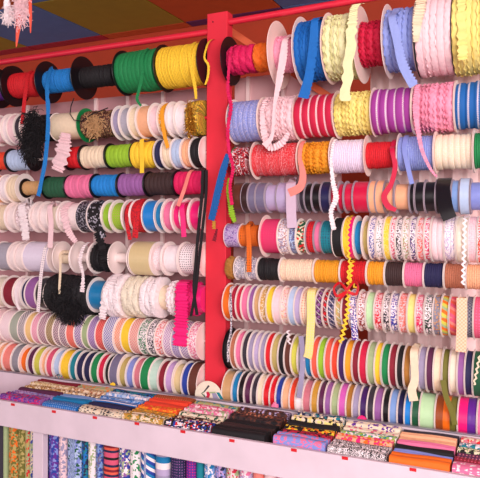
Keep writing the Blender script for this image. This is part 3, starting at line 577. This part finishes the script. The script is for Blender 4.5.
tail('l7w', [(110,284),(105,300),(102,319)], [.028,.03,.026], D-.066, D-.066, 'lace:white', 'ruffle', name='lace_tail')
tail(('l', 5, 11), [(125,208),(127,222),(130,240)], .014, D-.058, D-.06, 'floral:red,darkred,red', name='ribbon_tail')
tail(('l', 5, 12), [(136,206),(136,222),(135,238)], .022, D-.06, D-.06, 'floral:red,darkred,red', name='ribbon_tail')
tail(('l', 5, 17), [(182,205),(183,220),(184,237)], .018, D-.06, D-.062, 'satin:hotpink', name='ribbon_tail')
tail(('l', 7, 1), [(15,292),(17,304),(20,310)], .012, D-.062, D-.062, 'lace:white', name='lace_tail')
# cords and tassels hanging by themselves
def loose(name, label, cat, pts, w, y, spec, style='flat', **k):
    root = thing(name, at(*pts[0], y), label, cat); strip(root, 'strand', pts, w, y, y, spec, style, **k); return root
rt = loose('black_cord', 'glossy black zipper cord hanging beside the red post on the left', 'cord', [(203,170),(202,195),(199,225),(196,260),(194,290),(197,315)], .009, D-.088, 'plain:black', th=.004)
strip(rt, 'strand', [(206.5,170),(206,195),(203,225),(199,260),(196,288),(191,316)], .008, D-.089, D-.089, 'plain:black', th=.004)
rt = loose('blue_braid', 'blue crocheted braid tied off in front of the red post', 'braid', [(228,154),(223,170),(218,190),(214,208),(211,220)], [.014,.021,.022,.021,.019], D-.078, 'knit:deepblue', 'lace', th=.003)
strip(rt, 'tassel', [(214,221),(214,229)], .009, D-.078, D-.078, 'fuzzy:gold', 'ruffle', th=.004)
strip(rt, 'tassel', [(217,229),(214,241)], [.004,.012], D-.078, D-.078, 'fuzzy:darkred', 'ruffle', th=.003)
loose('green_trim', 'lime green leafy trim hanging at the right edge of post', 'trim', [(229,178),(228,190),(230,202),(232,214),(235,222)], [.006,.010,.014,.018,.010], D-.064, 'fuzzy:lime', 'ruffle', th=.002)
# red bow on the seventh right row
bow = thing('ribbon_bow', at(347, 290, D-.075), 'red looped ribbon bow below the red rickrack spool', 'bow')
for pts in ([(347,290),(340,283),(334,288),(337,296),(346,292)], [(347,290),(354,282),(358,286),(356,294),(348,292)], [(347,291),(341,298),(338,301)]):
    strip(bow, 'loop', pts, .008, D-.076, D-.078, 'satin:red', th=.001, twist=.5)

def fringe(root, name, c, rx, rz, depth, n, spec, r=.0009, droop=.03, ymax=99):
    """many thin curling strands in one mesh"""
    mb = MB()
    for i in range(n):
        a = random.random()*2*pi; q = math.sqrt(random.random())
        p = Vector((c.x+rx*q*cos(a), c.y+random.uniform(-depth, depth), c.z+rz*q*sin(a))); pts = [p.copy()]
        d = Vector((random.uniform(-1, 1), random.uniform(-.6, .6), random.uniform(-1.2, .3)))
        for k in range(6):
            d = (d+Vector((random.uniform(-.9, .9), random.uniform(-.5, .5), random.uniform(-.9, .5)))).normalized()
            p = p+d*droop/6*1.6; p.y = min(p.y, ymax-random.random()*.004); pts.append(p.copy())
        mb.tube(pts, r, 4)
    return mb.build(name, spec, root, off=root.location)
# black fringe roll of the second left row
c = at(37.5, 128, D-.05)
t = thing('fringe_roll', (c.x, D, at(35, 129, D).z), 'black curly fringe roll hanging left of the blue tail, second row left of post', 'fringe')
mb = MB(); W0 = (at(48,129,D-.05).x-at(26,129,D-.05).x)/2*.8
mb.lathe([(-W0, .0085), (-W0, .040), (-W0*.5, .045), (W0*.5, .045), (W0, .040), (W0, .0085)], 40, lambda x, r, th: (x, r if r < .02 else r+.004*sin(th*9+x*300)), closed=True); mb.build('roll', 'fuzzy:black', t)
cc = Vector((t.location.x, D-.070, t.location.z-.004)); fringe(t, 'fringe', cc, W0*.7, .055, .008, 420, 'plain:black', r=.0012, ymax=D-.060)
cc = Vector((t.location.x-.004, D-.072, t.location.z-.060)); fringe(t, 'fringe', cc, W0*.9, .050, .006, 380, 'plain:black', r=.0012, ymax=D-.062)
t = ALL['l7bk'][0]
fringe(t, 'fringe', Vector((t.location.x, D-.062, t.location.z)), .045, .04, .008, 260, 'plain:black', r=.0012, ymax=D-.058)
fringe(t, 'fringe', Vector((t.location.x+.035, D-.066, t.location.z-.045)), .045, .022, .006, 260, 'plain:black', r=.0011, ymax=D-.062)
t = ALL['l2gold'][0]
fringe(t, 'sequins', Vector((t.location.x, D-.058, t.location.z-.005)), .005, .048, .006, 150, 'metal:gold', r=.001, droop=.016)
t = ALL['l2leo'][0]
fringe(t, 'fringe', Vector((t.location.x+.008, D-.052, t.location.z-.006)), .03, .035, .008, 160, 'plain:tan', r=.0009, droop=.02)
mb = MB(); mb.tube([at(74,98,D-.05), at(71,106,D-.055), at(70,114,D-.06), at(74,120,D-.06), at(82,121,D-.06), at(92,114,D-.06), at(108,108,D-.06)], .0018, 8); mb.build('black_cord', 'plain:black', t, off=t.location)
t = ALL['l6bk'][0]

# ---------------------------------------------------------------- tray counter with folded fabrics
YF, YB_ = D-.30, D-.082
ZF = at(200, 401+200*.16, YF).z; ZR = at(240, 403.8, YB_).z; ZFB = at(130, 450, YF).z
X0C, X1C = -2.15, .14
ctr = thing('display_counter', ((X0C+X1C)/2, (YF+YB_)/2, 0), 'long white tray counter holding folded fabrics above the fabric bolts', 'counter')
def cpart(name, a, b, spec='paint:shelfwhite', bevel=.002):
    mb = MB(); mb.box(a, b); return mb.build(name, spec, ctr, smooth=False, bevel=bevel, off=ctr.location)
cpart('fascia', (X0C, YF, ZFB), (X1C, YF+.014, ZF)); ZT = ZFB+.030
cpart('tray', (X0C, YF+.014, ZT-.012), (X1C, YB_-.002, ZT)); cpart('back_lip', (X0C, YB_-.002, ZT-.012), (X1C, YB_+.003, ZR), bevel=.001)
cpart('lip_trim', (X0C, YB_-.006, ZR), (X1C, YB_+.006, ZR+.004), 'metal:silver', .001)
for px0, px1 in ((33.5, 43.5), (196.5, 199)):
    a = at(px0, 465, YF+.02).x; b = at(px1, 465, YF+.02).x
    if px0 < 100: cpart('divider', (a, YF+.016, 0.0505), (b, YF+.040, ZT-.0125))
sh = thing('bottom_shelf', ((X0C+X1C)/2, (YF+YB_)/2, 0), 'low white shelf board under the counter that carries the fabric bolts', 'shelf')
for nm_, a_, b_, s_ in (('board', (X0C, YF+.035, .03), (X1C, YB_+.02, .05), 'paint:shelfwhite'), ('kickboard', (X0C, YF+.05, 0), (X1C, YF+.065, .03), 'paint:shelfwhite'), ('back_board', (X0C, YB_+.022, .0), (X1C, YB_+.03, ZT-.03), 'paint:mauvewall')):
    mb = MB(); mb.box(a_, b_); mb.build(nm_, s_, sh, smooth=False, off=sh.location)

def bundle(x0, x1, y0, y1, z0, z1, spec, label, lean=.0):
    """one folded fabric standing on edge: a rounded stack of layers whose folds show on top"""
    t = (y1-y0); nl = random.choice((1, 2, 2)); poly = [(y0+.0005, z0), (y1-.0005, z0)]
    hh = [random.uniform(-.0015, .0) for _ in range(nl)]
    for l in range(nl-1, -1, -1):
        a, b = y0+t*l/nl, y0+t*(l+1)/nl; m_ = (a+b)/2; zz = z1+hh[l]; e = (b-a)/2
        for k in range(7):
            th = pi*k/6; poly.append((m_+e*cos(th)+lean, zz-min(e, .007)+min(e, .007)*sin(th)))
    ph = random.random()*6
    mb = MB(); mb.prism_x(poly, x0, x1, 10, lambda x, k: (.0004*sin(x*60+ph), (.0012*sin(x*35+ph) if k > 1 else 0)))
    o = mb.build('folded_fabric', spec); tag(o, label, 'fabric', 'folded fabrics filed in the white tray'); return o
# columns: front pixel span, then fabrics from the front to the back (colour words, material)
cols = [
 (-48, -1.5, [('teal','plain:teal'),('grey','plain:grey'),('tan','plain:tan'),('red','plain:red'),('brown','plain:brown')]),
 (0, 41, [('magenta purple','bigfloral:mauve,magenta,purple'),('lilac blue','bigfloral:lilac,periwinkle,mauve'),('dark plum','plain:plum'),('olive tan','bigfloral:ochre,tan,cream'),('cream tan','bigfloral:tan,cream,beige'),('crimson','plain:darkred')]),
 (42, 77, [('blue spotted','dots:blue,paleblue'),('teal blue','plain:tealblue'),('pale blue','plain:skyblue'),('cream spotted','bigfloral:cream,brown,tan'),('peach spotted','bigfloral:cream,terracotta,tan'),('orange tan','bigfloral:tan,orange,sage')]),
 (78, 121, [('cream black','bigfloral:cream,charcoal,ivory'),('navy','plain:navy'),('blue white striped','rings:blue,white'),('sky blue','bigfloral:skyblue,paleblue,blue'),('light blue','bigfloral:paleblue,skyblue,white'),('deep teal','bigfloral:teal,blue,navy')]),
 (122, 163, [('gold floral','bigfloral:gold,olive,cream'),('mustard','bigfloral:ochre,amber,gold'),('orange','bigfloral:orange,amber,orangered'),('bright orange','plain:orangered'),('red orange','plain:orangered'),('rust dotted','dots:rust,coral')]),
 (164, 210, [('red white blue floral','bigfloral:white,red,royal,black'),('cream black floral','bigfloral:cream,black,brown'),('ivory floral','bigfloral:ivory,darkgreen,cream'),('pink green','bigfloral:pink,sage,palepink'),('soft pink','bigfloral:palepink,pink,rose'),('yellow teal','bigfloral:khaki,teal,sage')]),
 (211, 265, [('black','plain:black'),('jet black','plain:darkbrown'),('soft black','plain:black'),('black brown','bigfloral:darkbrown,brown,black'),('brown floral','bigfloral:darkbrown,terracotta,brown'),('brown lilac','bigfloral:brown,lavender,darkbrown')]),
 (272, 325, [('periwinkle heart','bigfloral:periwinkle,periwinkle,periwinkle,pink'),('crimson black','bigfloral:crimson,darkred,black'),('black orange floral','bigfloral:black,orange,black,yellow'),('black','plain:black'),('cream yellow','bigfloral:cream,black,paleyellow'),('grey teal floral','bigfloral:grey,teal,cream,navy')]),
 (326, 386, [('black white zebra','swirl:black,white'),('zebra print','swirl:white,black'),('orange pink floral','bigfloral:peach,orange,hotpink'),('green blue floral','bigfloral:sage,teal,lime,white'),('cream floral','bigfloral:cream,rose,ivory'),('pale cream','bigfloral:ivory,purple,cream')]),
 (387, 449, [('orange','plain:orange'),('periwinkle','plain:periwinkle'),('black','plain:black'),('pink','plain:pink'),('peach','plain:peach'),('pale orange','plain:peach'),('black lilac','plain:charcoal')]),
 (450, 505, [('pink white spotted','bigfloral:pink,white,pink'),('maroon dotted','dots:darkred,rose'),('wine dotted','dots:plum,dustypink'),('black cream floral','bigfloral:black,cream,sage'),('teal floral','bigfloral:teal,white,grey'),('dusty pink','bigfloral:dustypink,red,cream')]),
 (506, 560, [('pink','plain:pink'),('blue','plain:blue'),('cream','plain:cream'),('green','plain:green')]),
]
colname = ['', 'leftmost pile', 'second pile from left', 'third pile from left', 'fourth pile from left', 'fifth pile from left', 'all-dark pile', 'pile right of the dark pile', 'zebra-print pile', 'pile with orange front', 'rightmost pile', '']
for ci, (pa, pb, fs) in enumerate(cols):
    if pa < -40 or pa > 500: continue
    fy = lambda x: 401+.16*x
    xa, xb = at(pa, fy(pa), YF+.02).x, at(pb, fy(pb), YF+.02).x
    n = len(fs); ya, yb = YF+.017, YB_-.010; st = (yb-ya)/n; st2 = (yb-ya)*.76/(n-1)
    for k, (dn, sp_) in enumerate(fs):
        where = 'at the front' if k == 0 else 'at the back' if k == n-1 else 'behind the '+fs[k-1][0]
        lab = f"{dn} folded fabric {where} of the {colname[ci]}" if k in (0, n-1) else f"{dn} folded fabric {where}, {colname[ci]}"
        jx = random.uniform(-.004, .004)
        zt_ = ZF+(.016 if ci == 7 else .0095)+(.003 if k == 0 else 0)+(ZR-.003-ZF-.006)*(k/(n-1))+random.uniform(-.002, .0035)
        bundle(xa+.004+jx*.5, xb+jx*.5, ya+(0 if k == 0 else (yb-ya)*.24+(k-1)*st2), ya+((yb-ya)*.24 if k == 0 else (yb-ya)*.24+k*st2)-.0008, ZT+.0006, zt_, sp_, lab)
# red price stickers along the fascia
words = ['below the purple fabric','below the blue spotted fabric','below the cream and black fabric','below the gold floral fabric','below the multicoloured floral fabric','below the black fabrics','below the periwinkle fabric','below the zebra print fabric','below the orange fabric']
for (px, py), wd in zip([(13,404.5),(54,411.5),(95,417.5),(137,423.5),(183,431.5),(232,440.5),(294,450),(345,458),(413,469.5)], words):
    p = at(px, py, YF); hw = .0075; mb = MB()
    mb.box((p.x-hw, YF-.0012, p.z-.004), (p.x+hw, YF-.0002, p.z+.0035)); o = mb.build('price_tag', 'plain:red', smooth=False)
    tag(o, f"small red tag on the white fascia {wd}", 'tag', 'red tags along the fascia')

# fabric bolts below
bolts = [(-13,-7,'pale green','plain:sage'),(-6,2,'dark grey','plain:charcoal'),(2.2,5.8,'narrow pale green','plain:sage'),(6,15.8,'orange flowered green','bigfloral:khaki,orange,olive'),(16,23.5,'olive green','bigfloral:olive,khaki'),(23.8,28.5,'red flowered sage','bigfloral:sage,red,khaki'),(28.8,32.6,'blue flowered cream','bigfloral:cream,royal,sage'),
 (45.5,56.5,'indigo scrollwork','bigfloral:purple,periwinkle,royal'),(57,64,'pale mauve','bigfloral:palepink,greylav'),(64.5,80,'green leafed blue','bigfloral:periwinkle,darkgreen,paleblue'),(80.4,86,'navy teal','bigfloral:navy,teal,blue'),(86.4,94,'white sprigged','bigfloral:white,white,sage'),(94.4,100.6,'blue flowered','bigfloral:skyblue,royal,slate'),
 (101,115.4,'red striped','bands:rose,black,coral,navy,darkred'),(116,127.6,'lilac flowered','bigfloral:white,mauve,sage,royal'),(128,137.5,'green leafed white','bigfloral:white,green,white'),(138,152,'blue white diagonal striped','diag:royal,white,tealblue'),(152.8,167,'lavender striped','bands:lavender,white,tealblue,greylav'),
 (168,183,'black flowered','dots:navy,mauve'),(184,194.8,'pink ringed purple','dots:purple,hotpink'),(195.2,201.8,'teal','plain:teal'),(202.2,213,'blue white printed','bigfloral:white,tealblue,skyblue'),(213.4,223.6,'lilac navy printed','bigfloral:lilac,navy,periwinkle'),(224,236.5,'red rose flowered','bigfloral:palepink,crimson,sage'),
 (237,251,'pink flowered white','bigfloral:white,pink,lavender'),(251.5,262,'terracotta','plain:salmon'),(262.5,274,'pale pink','plain:palepink'),(274.5,288,'crimson flowered','bigfloral:crimson,white,pink')]
prevb = None
for i, (pa, pb, dn, sp_) in enumerate(bolts):
    yb0 = YF+.045; xa, xb = at(pa, 462, yb0).x, at(pb, 462, yb0).x; zt_ = ZT-.016 if pb < 200 else at((pa+pb)/2, 455+(pa-205)*.16, yb0).z + random.uniform(-.004,.004)
    if pb >= 200: zt_ = min(zt_, ZT-.016)
    lab = f"{dn} fabric bolt under the counter" + (f", right of the {prevb} one" if prevb else ', the leftmost')
    t = thing('fabric_bolt', ((xa+xb)/2, yb0+.08, .05), lab, 'fabric bolt', 'fabric bolts standing under the counter')
    r = min((xb-xa)/2*.95, .02); dpt = .15; mb = MB(); poly = []
    for cx, cy, a0 in ((xb-r, yb0+r, -90), (xb-r, yb0+dpt-r, 0), (xa+r, yb0+dpt-r, 90), (xa+r, yb0+r, 180)):
        for k in range(6): a = radians(a0+k*18); poly.append((cx+r*cos(a)*.999, cy+r*sin(a)))
    nz_ = 6; per = [0]
    for k in range(1, len(poly)): per.append(per[-1]+math.dist(poly[k], poly[k-1]))
    for j in range(nz_+1):
        z = .0505+(zt_-.0505)*j/nz_; s_ = 1 if j < nz_ else .97
        for k, (x, y) in enumerate(poly): mb.vert((xa/2+xb/2+(x-xa/2-xb/2)*s_, y, z), (z, per[k]))
    m_ = len(poly)
    for j in range(nz_):
        for k in range(m_): mb.f.append((j*m_+k, j*m_+(k+1) % m_, (j+1)*m_+(k+1) % m_, (j+1)*m_+k))
    mb.f.append(tuple(range(m_))[::-1]); mb.f.append(tuple(nz_*m_+k for k in range(m_)))
    mb.build('fabric', sp_, t, off=t.location)
    mb = MB(); mb.box((xa/2+xb/2-.002, yb0+.03, zt_-.002), (xa/2+xb/2+.002, yb0+dpt-.03, zt_+.003)); mb.build('board', 'plain:ivory', t, smooth=False, off=t.location)
    prevb = dn

# round card at the foot of the post
yc = YB_+.024; cc = at(208.5, 396.5, yc); Rr = px2m(208.5, 397, yc, 15.5)
card = thing('round_card', (cc.x, yc, cc.z), 'round white card with a dark chevron and teal mark at the foot of the post', 'card')
mb = MB(); mb.lathe([(-.001, .0001), (-.001, Rr-.0008), (-.0002, Rr), (.0008, Rr), (.001, Rr-.0008), (.001, .0001)], 56)
mb.v = [(b, a, c) for a, b, c in mb.v]; mb.f = [f[::-1] for f in mb.f]; mb.build('disc', 'plain:ivory', card)
def mark(name, pts, spec, y):
    mb = MB(); k = len(pts); P = [at(*p, yc)-cc for p in pts]
    for yy in (y-.0003, y+.0003):
        for p in P: mb.vert((p.x, yy, p.z), (p.x, p.z))
    mb.f.append(tuple(range(k))); mb.f.append(tuple(range(k, 2*k))[::-1])
    for q in range(k): mb.f.append((q, q+k, (q+1) % k+k, (q+1) % k))
    mb.build(name, spec, card, smooth=False)
mark('emblem', [(208.5,385),(210,386),(205.2,391.5),(204,391.2)], 'plain:charcoal', -.0014)
mark('emblem', [(204,391.2),(205.2,391.5),(202.3,393.4),(207,396.6),(206,398),(201.5,393.3)], 'plain:darkgreen', -.0016)
mark('emblem', [(208+2.3*cos(a*.6283), 394.6+3.2*sin(a*.6283)) for a in range(10)], 'plain:crimson', -.0019)
mark('emblem', [(205,393),(206.6,391.8),(207.2,395.6),(205.8,396.6)], 'plain:white', -.0021)
mark('emblem', [(216.5,392.3),(219.5,392.3),(224.5,400.5),(221.3,400.5)], 'plain:teal', -.0014)
mark('emblem', [(212,392.8),(215.4,392),(220,400),(214,400.2)], 'plain:greylav', -.0016)
mark('emblem', [(209,391.8),(216,391.6),(215,393),(210,393.2)], 'plain:sage', -.0022)

# hanging ornament at the upper left
yo = 1.25; t = thing('hanging_ornament', at(20, 0, yo), 'white fluffy ornament with coral ribbon points hanging at the upper left', 'ornament')
mb = MB(); c0 = at(22, 2, yo)
mb.tube([(c0.x, yo, c0.z+.01), (c0.x, yo, CH)], .0012, 6); mb.build('string', 'plain:white', t, off=t.location)
def cone_strip(pts, spec, name='ribbon_point', w=(.02, .002)):
    strip(t, name, pts, [w[0], w[1]], yo-.004, yo-.004, spec, th=.0015)
strip(t, 'ribbon_point', [(20,14),(18,30),(16.3,47)], [.020,.013,.0012], yo-.010, yo-.010, 'satin:coral', th=.002)
strip(t, 'ribbon_point', [(30,-4),(30.5,18),(30.5,33)], [.010,.008,.001], yo-.008, yo-.008, 'satin:coral', th=.002)
for (px, py, rx, rz, sp_) in ((21, 6, .018, .045, 'lace:palepink'), (9, 14, .012, .018, 'lace:white'), (7, 5, .008, .02, 'lace:white')):
    c1 = at(px, py, yo); mb = MB(); prof = [(-1+2*i/14, math.sqrt(max(0, 1-(-1+2*i/14)**2))) for i in range(15)]
    mb.lathe(prof, 36, lambda x, r, th: (x, r*(1+.12*sin(th*7+x*9)+.08*sin(th*13-x*17))))
    mb.v = [(c1.x+rx*b, yo+min(rx, .014)*c_, c1.z+rz*a) for a, b, c_ in mb.v]; mb.build('fluff', sp_, t, off=t.location)
fringe(t, 'feather', at(21, 6, yo-.012), .02, .05, .006, 260, 'plain:palepink', r=.0007, droop=.014)
fringe(t, 'feather', at(9, 14, yo-.010), .014, .022, .006, 160, 'plain:white', r=.0006, droop=.012)

# small ribbon scraps lying on the metal lip of the tray
for (px, py, wd, hh, sp_, lab) in ((275, 402, .020, .016, 'satin:pink', 'small folded pink ribbon scrap on the tray lip right of the post'), (362, 416, .024, .010, 'satin:hotpink', 'small hot pink ribbon scrap on the tray lip below the dark spools'), (59, 374, .034, .014, 'floral:teal,coral,cream,navy', 'multicoloured ribbon scrap on the tray lip at the left'), (113, 383, .018, .010, 'plain:yellow', 'small yellow ribbon scrap on the tray lip, left half')):
    p = at(px, py, YB_); z0 = ZR+.0045; mb = MB()
    poly = [(YB_-.0035, z0), (YB_+.0035, z0), (YB_+.0025, z0+hh*.8), (YB_, z0+hh), (YB_-.0025, z0+hh*.8)]
    mb.prism_x(poly, p.x-wd/2, p.x+wd/2, 12, lambda x, k, c=p.x, w_=wd, h_=hh: (0, -(h_*.8*abs(x-c)/(w_/2)*(.7+.3*sin(x*900))) if k > 1 else 0))
    o = mb.build('ribbon_scrap', sp_); tag(o, lab, 'ribbon', 'ribbon scraps along the tray lip')
